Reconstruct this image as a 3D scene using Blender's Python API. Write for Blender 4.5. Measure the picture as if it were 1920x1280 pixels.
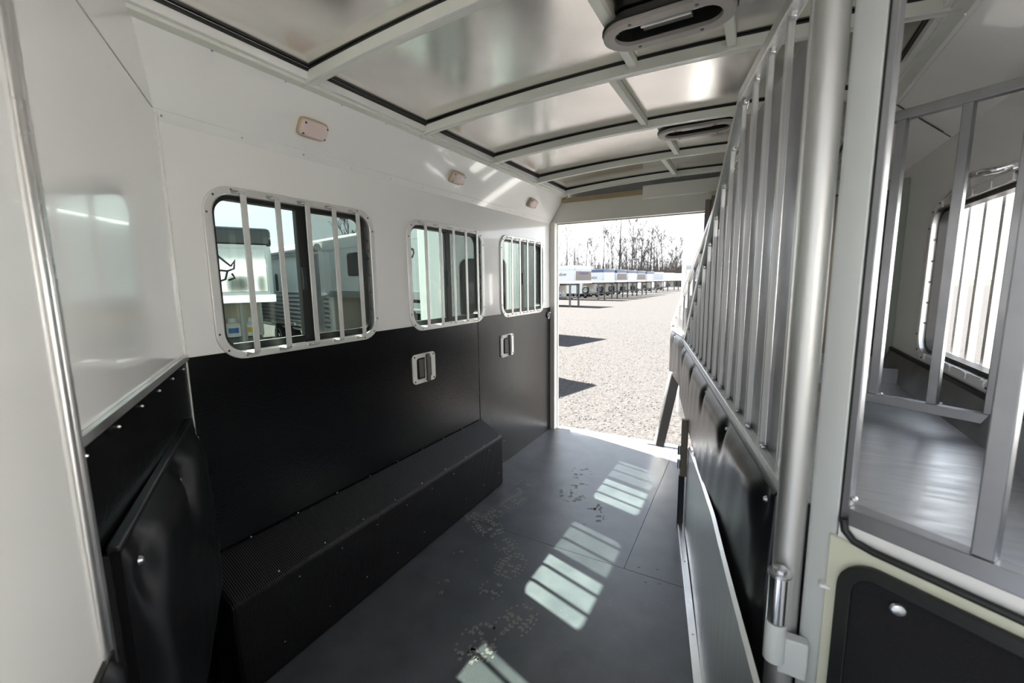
import bpy, bmesh, math, random
from mathutils import Vector, Matrix
from mathutils.geometry import tessellate_polygon
for o in list(bpy.data.objects): bpy.data.objects.remove(o)
S = bpy.context.scene
COL = S.collection
random.seed(7)
PI = math.pi

# ------------------------------------------------------------------ camera
F_PX = 800.0
cd = bpy.data.cameras.new('camera'); cam = bpy.data.objects.new('camera', cd); COL.objects.link(cam)
cd.sensor_width = 36.0; cd.lens = F_PX / 1920 * 36.0; cd.clip_start = 0.02; cd.clip_end = 600
d_ = Vector((1417 - 960, 640 - 522, -F_PX)).normalized()           # trailer axis seen in camera space
h_ = Vector((math.cos(math.radians(.75)), math.sin(math.radians(.75)), 0))
up_ = h_.cross(-d_).normalized()
if up_.y < 0: up_ = -up_
xr_ = d_.cross(up_)
M3 = Matrix((xr_, d_, up_))
CAM = Vector((0, 0, 1.365))
cam.matrix_world = Matrix.Translation(CAM) @ M3.to_4x4()
cd.dof.use_dof = True; cd.dof.focus_distance = 2.6; cd.dof.aperture_fstop = 4.0
S.camera = cam

# ------------------------------------------------------------------ sky, sun, exposure
W = bpy.data.worlds.new('sky'); S.world = W; W.use_nodes = True
nt = W.node_tree; nt.nodes.clear()
out = nt.nodes.new('ShaderNodeOutputWorld'); bg = nt.nodes.new('ShaderNodeBackground')
tc = nt.nodes.new('ShaderNodeTexCoord'); sep = nt.nodes.new('ShaderNodeSeparateXYZ')
rmp = nt.nodes.new('ShaderNodeValToRGB'); nz = nt.nodes.new('ShaderNodeTexNoise'); cr = nt.nodes.new('ShaderNodeValToRGB')
mx = nt.nodes.new('ShaderNodeMix'); mx.data_type = 'RGBA'
mp = nt.nodes.new('ShaderNodeMapping'); mp.inputs['Scale'].default_value = (1, 1, 4)
nt.links.new(tc.outputs['Generated'], sep.inputs[0]); nt.links.new(sep.outputs['Z'], rmp.inputs[0])
rmp.color_ramp.elements[0].color = (.94, .95, .97, 1); rmp.color_ramp.elements[1].position = .8; rmp.color_ramp.elements[1].color = (.42, .60, .86, 1)
e = rmp.color_ramp.elements.new(.25); e.color = (.70, .83, .97, 1)
nt.links.new(tc.outputs['Generated'], mp.inputs[0]); nt.links.new(mp.outputs[0], nz.inputs['Vector'])
nz.inputs['Scale'].default_value = 2.2; nz.inputs['Detail'].default_value = 6
cr.color_ramp.elements[0].position = .42; cr.color_ramp.elements[1].position = .68
nt.links.new(nz.outputs['Fac'], cr.inputs[0]); nt.links.new(cr.outputs[0], mx.inputs['Factor'])
nt.links.new(rmp.outputs[0], mx.inputs[6]); mx.inputs[7].default_value = (.97, .97, .98, 1)
nt.links.new(mx.outputs[2], bg.inputs[0]); bg.inputs[1].default_value = .36
nt.links.new(bg.outputs[0], out.inputs[0])
sl = bpy.data.lights.new('sun', 'SUN'); sun = bpy.data.objects.new('sun', sl); COL.objects.link(sun)
sl.energy = 8.0; sl.angle = math.radians(.6); sl.color = (1, .965, .915)
sun.rotation_euler = Vector((.675, -.20, -1.0)).to_track_quat('-Z', 'Y').to_euler()
sun.location = (-20, 10, 30)
vs = S.view_settings
vs.view_transform = 'Standard'; vs.look = 'None'; vs.gamma = 1; vs.use_curve_mapping = False
vs.exposure = 3.05

# ------------------------------------------------------------------ materials
MT = {}
def mat(name, col, rough=.5, metal=0., bump=None, var=None, coat=0., wave=None, spec=.5, sheen=0, aniso=0, stretch=(1, 1, 1)):
    m = bpy.data.materials.new(name); m.use_nodes = True; t = m.node_tree; b = t.nodes['Principled BSDF']
    b.inputs['Base Color'].default_value = (*col, 1); b.inputs['Roughness'].default_value = rough
    b.inputs['Metallic'].default_value = metal; b.inputs['Specular IOR Level'].default_value = spec
    if coat: b.inputs['Coat Weight'].default_value = coat; b.inputs['Coat Roughness'].default_value = .04
    if aniso: b.inputs['Anisotropic'].default_value = aniso
    c = t.nodes.new('ShaderNodeTexCoord'); mpn = t.nodes.new('ShaderNodeMapping'); mpn.inputs['Scale'].default_value = stretch
    t.links.new(c.outputs['Object'], mpn.inputs[0])
    last = None
    if bump:
        n = t.nodes.new('ShaderNodeTexNoise'); n.inputs['Scale'].default_value = bump[0]; n.inputs['Detail'].default_value = bump[2] if len(bump) > 2 else 3
        bn = t.nodes.new('ShaderNodeBump'); bn.inputs['Strength'].default_value = bump[1]; bn.inputs['Distance'].default_value = bump[3] if len(bump) > 3 else .002
        t.links.new(mpn.outputs[0], n.inputs['Vector']); t.links.new(n.outputs['Fac'], bn.inputs['Height']); t.links.new(bn.outputs[0], b.inputs['Normal']); last = bn
    if wave:
        w = t.nodes.new('ShaderNodeTexWave'); w.bands_direction = wave[0]; w.inputs['Scale'].default_value = wave[1]
        bn = t.nodes.new('ShaderNodeBump'); bn.inputs['Strength'].default_value = wave[2]; bn.inputs['Distance'].default_value = .002
        t.links.new(c.outputs['Object'], w.inputs['Vector']); t.links.new(w.outputs['Fac'], bn.inputs['Height'])
        if last: t.links.new(last.outputs[0], bn.inputs['Normal'])
        t.links.new(bn.outputs[0], b.inputs['Normal'])
    if var:                                                         # (scale, second colour, lo, hi[, rough lo, rough hi])
        n = t.nodes.new('ShaderNodeTexNoise'); n.inputs['Scale'].default_value = var[0]; n.inputs['Detail'].default_value = 5
        r = t.nodes.new('ShaderNodeValToRGB'); r.color_ramp.elements[0].position = var[2]; r.color_ramp.elements[1].position = var[3]
        r.color_ramp.elements[0].color = (*col, 1); r.color_ramp.elements[1].color = (*var[1], 1)
        t.links.new(mpn.outputs[0], n.inputs['Vector']); t.links.new(n.outputs['Fac'], r.inputs[0]); t.links.new(r.outputs[0], b.inputs['Base Color'])
        if len(var) > 4:
            q = t.nodes.new('ShaderNodeMapRange'); q.inputs['To Min'].default_value = var[4]; q.inputs['To Max'].default_value = var[5]
            q.inputs['From Min'].default_value = .3; q.inputs['From Max'].default_value = .7
            t.links.new(n.outputs['Fac'], q.inputs['Value']); t.links.new(q.outputs[0], b.inputs['Roughness'])
    MT[name] = m; return m
mat('white_paint', (.845, .835, .815), .16, coat=.6, bump=(6, .10, 1, .004))
mat('white_panel', (.78, .77, .745), .20, coat=.4)
mat('frame_paint', (.72, .725, .66), .3)
mat('jamb_paint', (.74, .73, .67), .4)
mat('beam_dark', (.015, .016, .014), .7)
mat('roof_sheet', (.92, .895, .86), .2, 1, bump=(.9, .12, 1, .02), var=(3, (.76, .745, .72), .3, .7, .16, .23))
mat('alu', (.80, .79, .77), .30, 1, var=(8, (.70, .70, .69), .35, .7, .25, .40))
mat('alu_bar', (.78, .77, .75), .42, 1, stretch=(30, 30, .8), var=(6, (.62, .62, .62), .3, .75, .36, .5))
mat('alu_sheet', (.66, .66, .66), .34, 1, stretch=(40, 40, .7), var=(5, (.56, .56, .57), .35, .7, .28, .42))
mat('alu_shelf', (.62, .63, .65), .36, 1, stretch=(2, 12, 1), var=(4, (.54, .55, .57), .35, .7, .30, .44))
mat('alu_slat', (.30, .30, .31), .42, 1, stretch=(1, 1, 1), var=(5, (.22, .225, .24), .4, .75, .36, .5))
mat('alu_trim', (.80, .785, .765), .36, .45)
mat('alu_dark_reflection', (.40, .405, .42), .45, 1, var=(8, (.33, .335, .35), .35, .7, .38, .5))  # grille bars: darker copy of the aluminium, dark reflections put into its colour
mat('tack_frame', (.33, .37, .31), .4)
mat('chrome', (.85, .85, .86), .12, 1)
mat('zinc', (.62, .63, .64), .3, 1)
mat('steel_dark', (.12, .12, .12), .4, .8)
mat('kick_black', (.005, .005, .006), .18, bump=(150, .42, 3, .0022), spec=.5)
mat('rib_rubber', (.006, .006, .0065), .42, wave=('Y', 44, .7), spec=.2)
mat('rubber_mat', (.056, .060, .069), .31, bump=(420, .5, 2, .0010), var=(7, (.088, .092, .102), .35, .7), spec=.5)
mat('dust', (.21, .20, .185), .85)
mat('dirt_speck', (.5, .49, .47), .7)
mat('vinyl', (.008, .008, .009), .33, bump=(22, .2, 3, .004), spec=.5)
mat('vinyl_dark', (.006, .006, .007), .30, bump=(22, .2, 3, .004), spec=.22)
mat('carpet_black', (.004, .004, .005), .95, bump=(300, 1, 3, .002))
mat('gasket', (.008, .008, .008), .45)
mat('plastic_black', (.014, .014, .014), .3)
mat('taupe_plastic', (.36, .325, .30), .45)
mat('lever_grey', (.09, .085, .08), .4)
mat('lamp_lens', (.70, .57, .54), .25, bump=(120, .3, 2, .001))
mat('lamp_base', (.50, .40, .24), .5)
mat('brown_panel', (.20, .165, .13), .35)
mat('brown_wood', (.36, .28, .17), .7)
mat('post_paint', (.54, .56, .545), .3)
mat('cream_paint', (.60, .60, .47), .4)
mat('gravel', (.031, .029, .0275), .95, bump=(22, .9, 6, .03), var=(26, (.053, .050, .0475), .38, .66), spec=.1)
mat('stone', (.03, .028, .027), .9)
mat('grass', (.035, .065, .010), .9, bump=(40, .8, 4, .03), var=(12, (.06, .07, .025), .4, .7))
mat('bark', (.058, .052, .049), .9)
mat('twig', (.085, .07, .06), .9)
mat('ext_white', (.50, .505, .51), .16, coat=.5)
mat('ext_mirror', (.42, .43, .44), .08, 1)
mat('ext_tan', (.16, .135, .115), .25, .35)  # mirrored nose panels: the brown ground reflection is put into the base colour
mat('alu_pole', (.60, .60, .585), .5, 1)
mat('gel_white', (.82, .82, .80), .3)
mat('ext_polish', (.72, .73, .74), .06, 1)
mat('ext_alu', (.85, .86, .87), .35, 1)
mat('ext_black', (.012, .013, .016), .15, coat=.5)
mat('ext_navy', (.02, .04, .09), .15, coat=.4)
mat('ext_beige', (.42, .37, .29), .5)
mat('ext_glass', (.012, .014, .016), .05)
mat('tyre', (.012, .012, .012), .7)
mat('wheel', (.6, .6, .6), .25, 1)
mat('tank_white', (.62, .62, .60), .3)
mat('tank_label', (.03, .12, .34), .4)
mat('yellow', (.62, .44, .03), .5)
mat('red_reflector', (.5, .02, .02), .3)
mat('white_reflector', (.8, .8, .8), .3)
mat('letter_black', (.01, .01, .01), .4)
mat('letter_blue', (.06, .07, .28), .4)
mat('blue_paint', (.02, .08, .35), .3)
mat('purple_stripe', (.22, .13, .36), .4)
def glass(name, tint, refl=1.5):
    m = bpy.data.materials.new(name); m.use_nodes = True; t = m.node_tree; t.nodes.clear()
    o = t.nodes.new('ShaderNodeOutputMaterial'); mixs = t.nodes.new('ShaderNodeMixShader'); tr = t.nodes.new('ShaderNodeBsdfTransparent')
    gl = t.nodes.new('ShaderNodeBsdfGlossy'); fr = t.nodes.new('ShaderNodeFresnel')
    tr.inputs[0].default_value = (*tint, 1); gl.inputs['Roughness'].default_value = 0; fr.inputs[0].default_value = refl
    ge = t.nodes.new('ShaderNodeNewGeometry'); iv = t.nodes.new('ShaderNodeMath'); iv.operation = 'SUBTRACT'; iv.inputs[0].default_value = 1
    ml = t.nodes.new('ShaderNodeMath'); ml.operation = 'MULTIPLY'; t.links.new(ge.outputs['Backfacing'], iv.inputs[1]); t.links.new(iv.outputs[0], ml.inputs[0]); t.links.new(fr.outputs[0], ml.inputs[1])
    t.links.new(ml.outputs[0], mixs.inputs[0]); t.links.new(tr.outputs[0], mixs.inputs[1]); t.links.new(gl.outputs[0], mixs.inputs[2]); t.links.new(mixs.outputs[0], o.inputs[0])
    MT[name] = m
glass('window_glass', (.59, .655, .61), 1.3)
def screenmat():
    m = bpy.data.materials.new('insect_screen'); m.use_nodes = True; t = m.node_tree; b = t.nodes['Principled BSDF']
    b.inputs['Base Color'].default_value = (.03, .03, .03, 1); b.inputs['Alpha'].default_value = .38; b.inputs['Roughness'].default_value = .8
    MT['insect_screen'] = m
screenmat()

# ------------------------------------------------------------------ mesh helpers
OFF = {}
def rot2(a): return Matrix.Rotation(a, 3, 'Z')
class MB:
    def __init__(s): s.v = []; s.f = []
    def add(s, vs, fs):
        b = len(s.v); s.v += [Vector(p) for p in vs]; s.f += [tuple(i + b for i in f) for f in fs]; return s
    def box(s, x0, x1, y0, y1, z0, z1):
        return s.hexa([(x0, y0, z0), (x1, y0, z0), (x1, y1, z0), (x0, y1, z0)], [(x0, y0, z1), (x1, y0, z1), (x1, y1, z1), (x0, y1, z1)])
    def hexa(s, a, b):
        return s.add(list(a) + list(b), [(3, 2, 1, 0), (4, 5, 6, 7), (0, 1, 5, 4), (1, 2, 6, 5), (2, 3, 7, 6), (3, 0, 4, 7)])
    def prism(s, poly, vec):
        n = len(poly); vec = Vector(vec); p = [Vector(q) for q in poly]
        tri = tessellate_polygon([p]); fs = []
        for t in tri: fs.append(tuple(t)); fs.append(tuple(i + n for i in reversed(t)))
        for i in range(n): j = (i + 1) % n; fs.append((i, i + n, j + n, j))
        return s.add(p + [q + vec for q in p], fs)
    def plate(s, loops, vec):                                       # polygon with holes, thickened
        L = [[Vector(q) for q in l] for l in loops]; vec = Vector(vec)
        tri = tessellate_polygon(L); P = [q for l in L for q in l]; n = len(P); fs = []
        for t in tri: fs.append(tuple(t)); fs.append(tuple(i + n for i in reversed(t)))
        k = 0
        for l in L:
            m = len(l)
            for i in range(m): a = k + i; b = k + (i + 1) % m; fs.append((a, a + n, b + n, b))
            k += m
        return s.add(P + [q + vec for q in P], fs)
    def cyl(s, p0, p1, r, n=12, r1=None):
        return s.tube([p0, p1], [r, r if r1 is None else r1], n)
    def tube(s, pts, r, n=8):
        P = [Vector(p) for p in pts]; m = len(P); R = r if isinstance(r, (list, tuple)) else [r] * m
        b = len(s.v); ref = None
        for i in range(m):
            d = (P[min(i + 1, m - 1)] - P[max(i - 1, 0)]).normalized()
            if ref is None: ref = d.orthogonal().normalized()
            u = (ref - d * ref.dot(d)).normalized(); ref = u; w = d.cross(u)
            for k in range(n):
                a = 2 * PI * k / n; s.v.append(P[i] + (u * math.cos(a) + w * math.sin(a)) * R[i])
        for i in range(m - 1):
            for k in range(n):
                s.f.append((b + i * n + k, b + i * n + (k + 1) % n, b + (i + 1) * n + (k + 1) % n, b + (i + 1) * n + k))
        s.f.append(tuple(b + k for k in reversed(range(n)))); s.f.append(tuple(b + (m - 1) * n + k for k in range(n)))
        return s
    def lathe(s, c, prof, n=16, axis='Z'):                          # prof: (radius, height)
        c = Vector(c); b = len(s.v)
        for r, h in prof:
            for k in range(n):
                a = 2 * PI * k / n; p = Vector((r * math.cos(a), r * math.sin(a), h))
                if axis == 'X': p = Vector((p.z, p.x, p.y))
                if axis == 'Y': p = Vector((p.y, p.z, p.x))
                s.v.append(c + p)
        for i in range(len(prof) - 1):
            for k in range(n): s.f.append((b + i * n + k, b + i * n + (k + 1) % n, b + (i + 1) * n + (k + 1) % n, b + (i + 1) * n + k))
        s.f.append(tuple(b + k for k in reversed(range(n)))); s.f.append(tuple(b + (len(prof) - 1) * n + k for k in range(n)))
        return s
    def grid(s, fn, nu, nv):
        b = len(s.v)
        for i in range(nu + 1):
            for j in range(nv + 1): s.v.append(Vector(fn(i / nu, j / nv)))
        for i in range(nu):
            for j in range(nv):
                a = b + i * (nv + 1) + j; s.f.append((a, a + nv + 1, a + nv + 2, a + 1))
        return s
    def strip(s, secs):                                             # loft of closed sections
        n = len(secs[0]); b = len(s.v)
        for q in secs: s.v += [Vector(p) for p in q]
        for i in range(len(secs) - 1):
            for k in range(n): s.f.append((b + i * n + k, b + i * n + (k + 1) % n, b + (i + 1) * n + (k + 1) % n, b + (i + 1) * n + k))
        s.f.append(tuple(b + k for k in reversed(range(n)))); s.f.append(tuple(b + (len(secs) - 1) * n + k for k in range(n)))
        return s
    def build(s, name, m, parent=None, smooth=False, bevel=0, off=None, seg=2):
        o_ = off if off is not None else OFF.get(parent.name, Vector((0, 0, 0))) if parent else Vector((0, 0, 0))
        me = bpy.data.meshes.new(name); me.from_pydata([p - o_ for p in s.v], [], s.f)
        bm = bmesh.new(); bm.from_mesh(me); bmesh.ops.recalc_face_normals(bm, faces=bm.faces); bm.to_mesh(me); bm.free()
        me.materials.append(MT[m]); ob = bpy.data.objects.new(name, me); COL.objects.link(ob)
        if parent: ob.parent = parent
        OFF[ob.name] = o_
        if smooth:
            for p in me.polygons: p.use_smooth = True
            me.set_sharp_from_angle(angle=math.radians(38))
        if bevel:
            bv = ob.modifiers.new('bevel', 'BEVEL'); bv.width = bevel; bv.segments = seg; bv.limit_method = 'ANGLE'; bv.angle_limit = math.radians(40)
            for p in me.polygons: p.use_smooth = True
            me.set_sharp_from_angle(angle=math.radians(60))
        return ob
def tag(o, label, cat, group=None):
    o['label'] = label; o['category'] = cat
    if group: o['group'] = group
    return o
def thing(name, label, cat, loc=(0, 0, 0), rz=0, group=None, local=False):
    o = bpy.data.objects.new(name, None); COL.objects.link(o); o.empty_display_size = .1
    o.location = loc; o.rotation_euler = (0, 0, rz); tag(o, label, cat, group)
    OFF[o.name] = Vector((0, 0, 0)) if local else Vector(loc)
    return o
def struct(o): o['kind'] = 'structure'; return o
def stuff(o): o['kind'] = 'stuff'; return o
def kids(o): return [c for c in bpy.data.objects if c.parent == o]
def copy_tree(o, parent=None):
    c = o.copy(); COL.objects.link(c); c.parent = parent
    for ch in kids(o): copy_tree(ch, c)
    return c
def rrect(cu, cv, w, h, r, n=7):                                    # rounded rectangle in 2d
    pts = []
    for qx, qy, a0 in ((1, 1, 0), (-1, 1, 90), (-1, -1, 180), (1, -1, 270)):
        for k in range(n + 1):
            a = math.radians(a0 + 90 * k / n); pts.append((cu + qx * (w / 2 - r) + r * math.cos(a), cv + qy * (h / 2 - r) + r * math.sin(a)))
    return pts
def stadium(cu, cv, L, w, n=14):
    pts = []; r = w / 2
    for sgn, a0 in ((1, -90), (-1, 90)):
        for k in range(n + 1):
            a = math.radians(a0 + 180 * k / n); pts.append((cu + sgn * (L / 2 - r) + r * math.cos(a), cv + r * math.sin(a)))
    return pts
def text_mesh(txt, size, shear=0, depth=.002):
    cu = bpy.data.curves.new('lettering', 'FONT'); cu.body = txt; cu.size = size; cu.shear = shear; cu.extrude = depth; cu.resolution_u = 2; cu.align_x = 'CENTER'
    ob = bpy.data.objects.new('lettering', cu); COL.objects.link(ob); bpy.context.view_layer.update()
    me = bpy.data.meshes.new_from_object(ob.evaluated_get(bpy.context.evaluated_depsgraph_get())); bpy.data.objects.remove(ob); return me

# ------------------------------------------------------------------ trailer shell
XL, XR, XC = -1.60, .587, -.507
YB, YF = 3.50, 3.57                                                 # inner end of the side walls / rear frame
ZC0, ZC1, DX = 1.865, 2.065, .140                                   # cove
ANG = math.radians(-32)                                             # slant direction (right, towards the front)
U = Vector((math.cos(ANG), math.sin(ANG), 0)); NS = Vector((-math.sin(ANG), math.cos(ANG), 0))
def zbow(x): return 2.070 + .045 * (1 - ((x - XC) / .953) ** 2)

# floor
fl = struct(MB().box(XL - .05, XR + .05, -1.2, 3.60, -.09, -.012).build('floor', 'alu_sheet'))
MATS = []
def ratmat(poly, label, cat='mat'):
    o = MB().prism([(x, y, -.012) for x, y in poly], (0, 0, .012)).build('rubber_mat', 'rubber_mat', bevel=.0008)
    tag(o, label, cat, 'black rubber floor mats'); MATS.append(o); return o
matA = ratmat([(-1.59, .685), (.58, -.675), (.58, 1.8805), (-1.59, 1.8850)], 'large black rubber mat at the near end of the aisle floor, with bootprints')
matB = ratmat([(-1.595, 1.887), (-.4705, 1.8838), (-.4985, 3.555), (-1.595, 3.555)], 'black rubber mat on the floor beside the open rear doorway')
matC = ratmat([(-.4695, 1.884), (.58, 1.8825), (.58, 3.555), (-.497, 3.555)], 'narrow black rubber mat along the foot of the aluminium panel')
thr = tag(MB().box(XL, XR, 3.557, 3.625, -.05, .003).build('threshold_plate', 'alu', bevel=.003), 'bright aluminium threshold plate across the rear doorway', 'threshold')
for p in [(-.41, 1.93), (-.30, 1.86), (-.33, 1.955), (-.36, 1.84)]:
    MB().lathe((p[0], p[1], .0005), [(.005, 0), (.004, .0012)], 10).build('screw_head', 'steel_dark', matC if p[1] > 1.88 else matA)

# left wall with three windows
WINZ = 1.4025; WINW, WINH, WINR = .73, .60, .095
WY = [1.125, 2.075, 3.02]
def wl(pts, x): return [(x, u, v) for u, v in pts]
outer = [(XL, .45, -.05), (XL, 3.56, -.05), (XL, 3.56, 1.90), (XL, .45, 1.90)]
wall = struct(MB().plate([outer] + [wl(rrect(y, WINZ, WINW - .03, WINH - .03, WINR - .015), XL) for y in WY], (-.05, 0, 0)).build('wall_left', 'white_paint', smooth=True))
MB().box(XL - .004, XL + .006, .60, 2.349, 0, 1.133).build('kick_panel', 'kick_black', wall, bevel=.002)
MB().box(XL - .004, XL + .006, 2.355, 3.515, 0, 1.133).build('kick_panel', 'kick_black', wall, bevel=.002)
MB().box(XL - .004, XL + .003, 2.3485, 2.3555, 0, 1.133).build('joint_strip', 'plastic_black', wall)
m = MB()
for z in (.98, .80, .62, .5): m.lathe((XL + .003, 2.352, z), [(.005, 0), (.003, .004)], 8, 'X')
stuff(m.build('rivet_row', 'steel_dark', wall))
def window(k, x, y, sgn, outside_bars=False, opened=False):
    # sgn = +1: room lies towards +x
    w = struct(MB().plate([wl(rrect(y, WINZ, WINW, WINH, WINR), x), wl(rrect(y, WINZ, WINW - .052, WINH - .052, WINR - .026), x)], (.010 * sgn, 0, 0)).build('window_%d' % k, 'alu_trim', smooth=True, bevel=.003))
    MB().plate([wl(rrect(y, WINZ, WINW - .053, WINH - .053, WINR - .027), x - .05 * sgn), wl(rrect(y, WINZ, WINW - .058, WINH - .058, WINR - .029), x - .05 * sgn)], (.058 * sgn, 0, 0)).build('reveal', 'alu', w, smooth=True)
    MB().plate([wl(rrect(y, WINZ, WINW - .058, WINH - .058, WINR - .029), x - .045 * sgn), wl(rrect(y, WINZ, WINW - .086, WINH - .086, WINR - .040), x - .045 * sgn)], (.036 * sgn, 0, 0)).build('gasket', 'gasket', w, smooth=True)
    iw, ih = WINW - .086, WINH - .086; xg = x - .020 * sgn
    if not opened:
        MB().box(xg - .012, xg + .012, y - .022, y + .022, WINZ - ih / 2 - .002, WINZ + ih / 2 + .002).build('mullion', 'gasket', w, bevel=.003)
        MB().plate([wl([(y - iw / 2 - .01, WINZ - ih / 2 - .01), (y + iw / 2 + .01, WINZ - ih / 2 - .01), (y + iw / 2 + .01, WINZ - ih / 2 + .012), (y - iw / 2 - .01, WINZ - ih / 2 + .012)], xg - .008)], (.016, 0, 0)).build('sash_rail', 'gasket', w)
        left = [(a, b) for a, b in rrect(y, WINZ, iw + .01, ih + .01, WINR - .05)]
        pn = [(min(a, y), b) for a, b in left]; pf = [(max(a, y), b) for a, b in left]
        MB().prism(wl(pn, xg + .004), (.003, 0, 0)).build('pane', 'window_glass', w)
        MB().prism(wl(pf, xg - .008), (.003, 0, 0)).build('pane', 'window_glass', w)
        MB().prism(wl([(max(a, y + .02), b) for a, b in left], xg + .004), (.0008, 0, 0)).build('insect_screen', 'insect_screen', w)
        MB().box(xg + .010, xg + .022, y - .018, y - .004, WINZ - .06, WINZ + .03).build('latch', 'plastic_black', w, bevel=.002)
    bx = x + (.034 * sgn if not outside_bars else -.075 * sgn); zb, zt = WINZ - WINH / 2 + .018, WINZ + WINH / 2 - .018
    for i in range(5):
        yy = y + (-.245 + .1235 * i); wd = .0105; th = .005 if not outside_bars else .020
        path = [(x + .012 * sgn, zb), (bx - .006 * sgn, zb + .001), (bx, zb + .008), (bx, zt - .008), (bx - .006 * sgn, zt - .001), (x + .012 * sgn, zt)]
        secs = []
        for (px, pz) in path:
            q = .5 * th
            dx, dz = (q * sgn, 0) if zb + .004 < pz < zt - .004 else (0, q if pz < WINZ else -q)
            secs.append([(px - dx, yy - wd, pz - dz), (px + dx, yy - wd, pz + dz), (px + dx, yy + wd, pz + dz), (px - dx, yy + wd, pz - dz)])
        MB().strip(secs).build('bar', 'alu_trim', w, bevel=.0012)
        if not outside_bars:
            MB().box(min(x + .010 * sgn, x + .014 * sgn), max(x + .010 * sgn, x + .014 * sgn), yy - .028, yy + .012, zb - .006, zb + .006).build('bar_foot', 'zinc', w)
            MB().box(min(x + .010 * sgn, x + .014 * sgn), max(x + .010 * sgn, x + .014 * sgn), yy - .028, yy + .012, zt - .006, zt + .006).build('bar_foot', 'zinc', w)
    m = MB()
    for pt in rrect(y, WINZ, WINW - .022, WINH - .022, WINR - .011, 2): m.lathe((x + .010 * sgn, pt[0], pt[1]), [(.004, 0), (.0025, .003 * sgn)], 8, 'X')
    for i in range(5):
        for yy in (y - WINW / 2 + .033, y + WINW / 2 - .033):
            m.lathe((x - .004 * sgn, yy, WINZ - .16 + .08 * i), [(.004, 0), (.003, .003)], 8, 'Y')
    stuff(m.build('screw_row', 'steel_dark', w))
    return w
for k, y in enumerate(WY): window(k + 1, XL, y, 1)

# coves, strips and their screws
def cove(sgn, name):
    x0 = XL if sgn > 0 else XR; x1 = x0 + DX * sgn
    y0 = -1.0
    c = struct(MB().hexa([(x0 - .03 * sgn, y0, ZC0), (x0, y0, ZC0), (x1, y0, ZC1 + .02), (x1 - .03 * sgn, y0, ZC1 + .05)],
                         [(x0 - .03 * sgn, 3.56, ZC0), (x0, 3.56, ZC0), (x1, 3.56, ZC1 + .02), (x1 - .03 * sgn, 3.56, ZC1 + .05)]).build(name, 'white_paint'))
    n = Vector((ZC1 + .02 - ZC0, 0, -DX * sgn)) if sgn > 0 else Vector((-(ZC1 + .02 - ZC0), 0, -DX))
    n.normalize(); t = Vector((DX * sgn, 0, ZC1 + .02 - ZC0)).normalized()
    a = Vector((x0, 0, ZC0))
    def q(s, o, y): p = a + t * s + n * o; return (p.x, y, p.z)
    MB().hexa([q(-.004, 0, y0), q(-.004, .004, y0), q(.030, .004, y0), q(.030, 0, y0)], [q(-.004, 0, 3.52), q(-.004, .004, 3.52), q(.030, .004, 3.52), q(.030, 0, 3.52)]).build('cove_strip', 'white_paint', c)
    ll = (Vector((x1, 0, ZC1 + .02)) - a).length
    MB().hexa([q(ll - .032, 0, y0), q(ll - .032, .003, y0), q(ll, .003, y0), q(ll, 0, y0)], [q(ll - .032, 0, 3.52), q(ll - .032, .003, 3.52), q(ll, .003, 3.52), q(ll, 0, 3.52)]).build('cove_strip', 'white_paint', c)
    m = MB()
    for s, dy in ((.014, 0), (ll - .018, .1)):
        y = -.5 + dy
        while y < 3.5:
            p = Vector(q(s, .003, y)); m.tube([p, p + n * .003], [.005, .003], 6); y += .235
    stuff(m.build('screw_row', 'zinc', c)); return c, a, t, n
cvL, ca, ct, cn = cove(1, 'trim_1'); cove(-1, 'trim_2')

# courtesy lamps on the left cove
def lamp(y, label):
    p = ca + ct * .118 + cn * .002; p.y = y
    L = thing('courtesy_lamp', label, 'lamp', p, 0, 'courtesy lamps on the white cove')
    yv = Vector((0, 1, 0))
    def sec(h, sx, sy):
        pts = []
        for k in range(24):
            a = 2 * PI * k / 24; c, s_ = math.cos(a), math.sin(a)
            e = .42
            pts.append(p + yv * (math.copysign(abs(c) ** e, c) * sx) + ct * (math.copysign(abs(s_) ** e, s_) * sy) + cn * h)
        return pts
    MB().strip([sec(0, .062, .036), sec(.010, .062, .036), sec(.013, .058, .033)]).build('base', 'lamp_base', L, smooth=True)
    MB().strip([sec(.011, .057, .032), sec(.022, .055, .030), sec(.028, .047, .024), sec(.029, .02, .01)]).build('lens', 'lamp_lens', L, smooth=True)
    for a in (-.046, .046):
        for b in (-.02, .02):
            c = p + yv * a + ct * b + cn * .024; MB().tube([c, c + cn * .004], [.0045, .004], 8).build('screw', 'steel_dark', L)
lamp(1.15, 'cream rectangular courtesy lamp on the white cove above the nearest window')
lamp(2.077, 'cream courtesy lamp on the white cove above the middle window')
lamp(3.035, 'small cream courtesy lamp on the white cove nearest the rear doorway')

# roof: curved sheet, bows, side rails, stringers
def xs(n, a, b): return [a + (b - a) * i / n for i in range(n + 1)]
X0, X1 = XL + DX + .01, XR - DX - .01
roof = struct(MB().grid(lambda u, v: (X0 - .05 + (X1 - X0 + .1) * u, -1.2 + 4.75 * v, zbow(X0 + (X1 - X0) * u) + .040), 28, 30).build('ceiling', 'roof_sheet', smooth=True))
MB().grid(lambda u, v: (X0 - .08 + (X1 - X0 + .16) * u, -1.2 + 4.85 * v, zbow(X0 + (X1 - X0) * u) + .07), 14, 2).build('roof_skin', 'ext_white', roof)
def arc(y0, y1, h0, h1, xa=X0, xb=X1, n=22):
    return [[(x, y0, zbow(x) + h0), (x, y1, zbow(x) + h0), (x, y1, zbow(x) + h1), (x, y0, zbow(x) + h1)] for x in xs(n, xa, xb)]
BY = [-.76, -.15, .46, 1.075, 1.695, 2.31, 2.92, 3.44]
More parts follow.
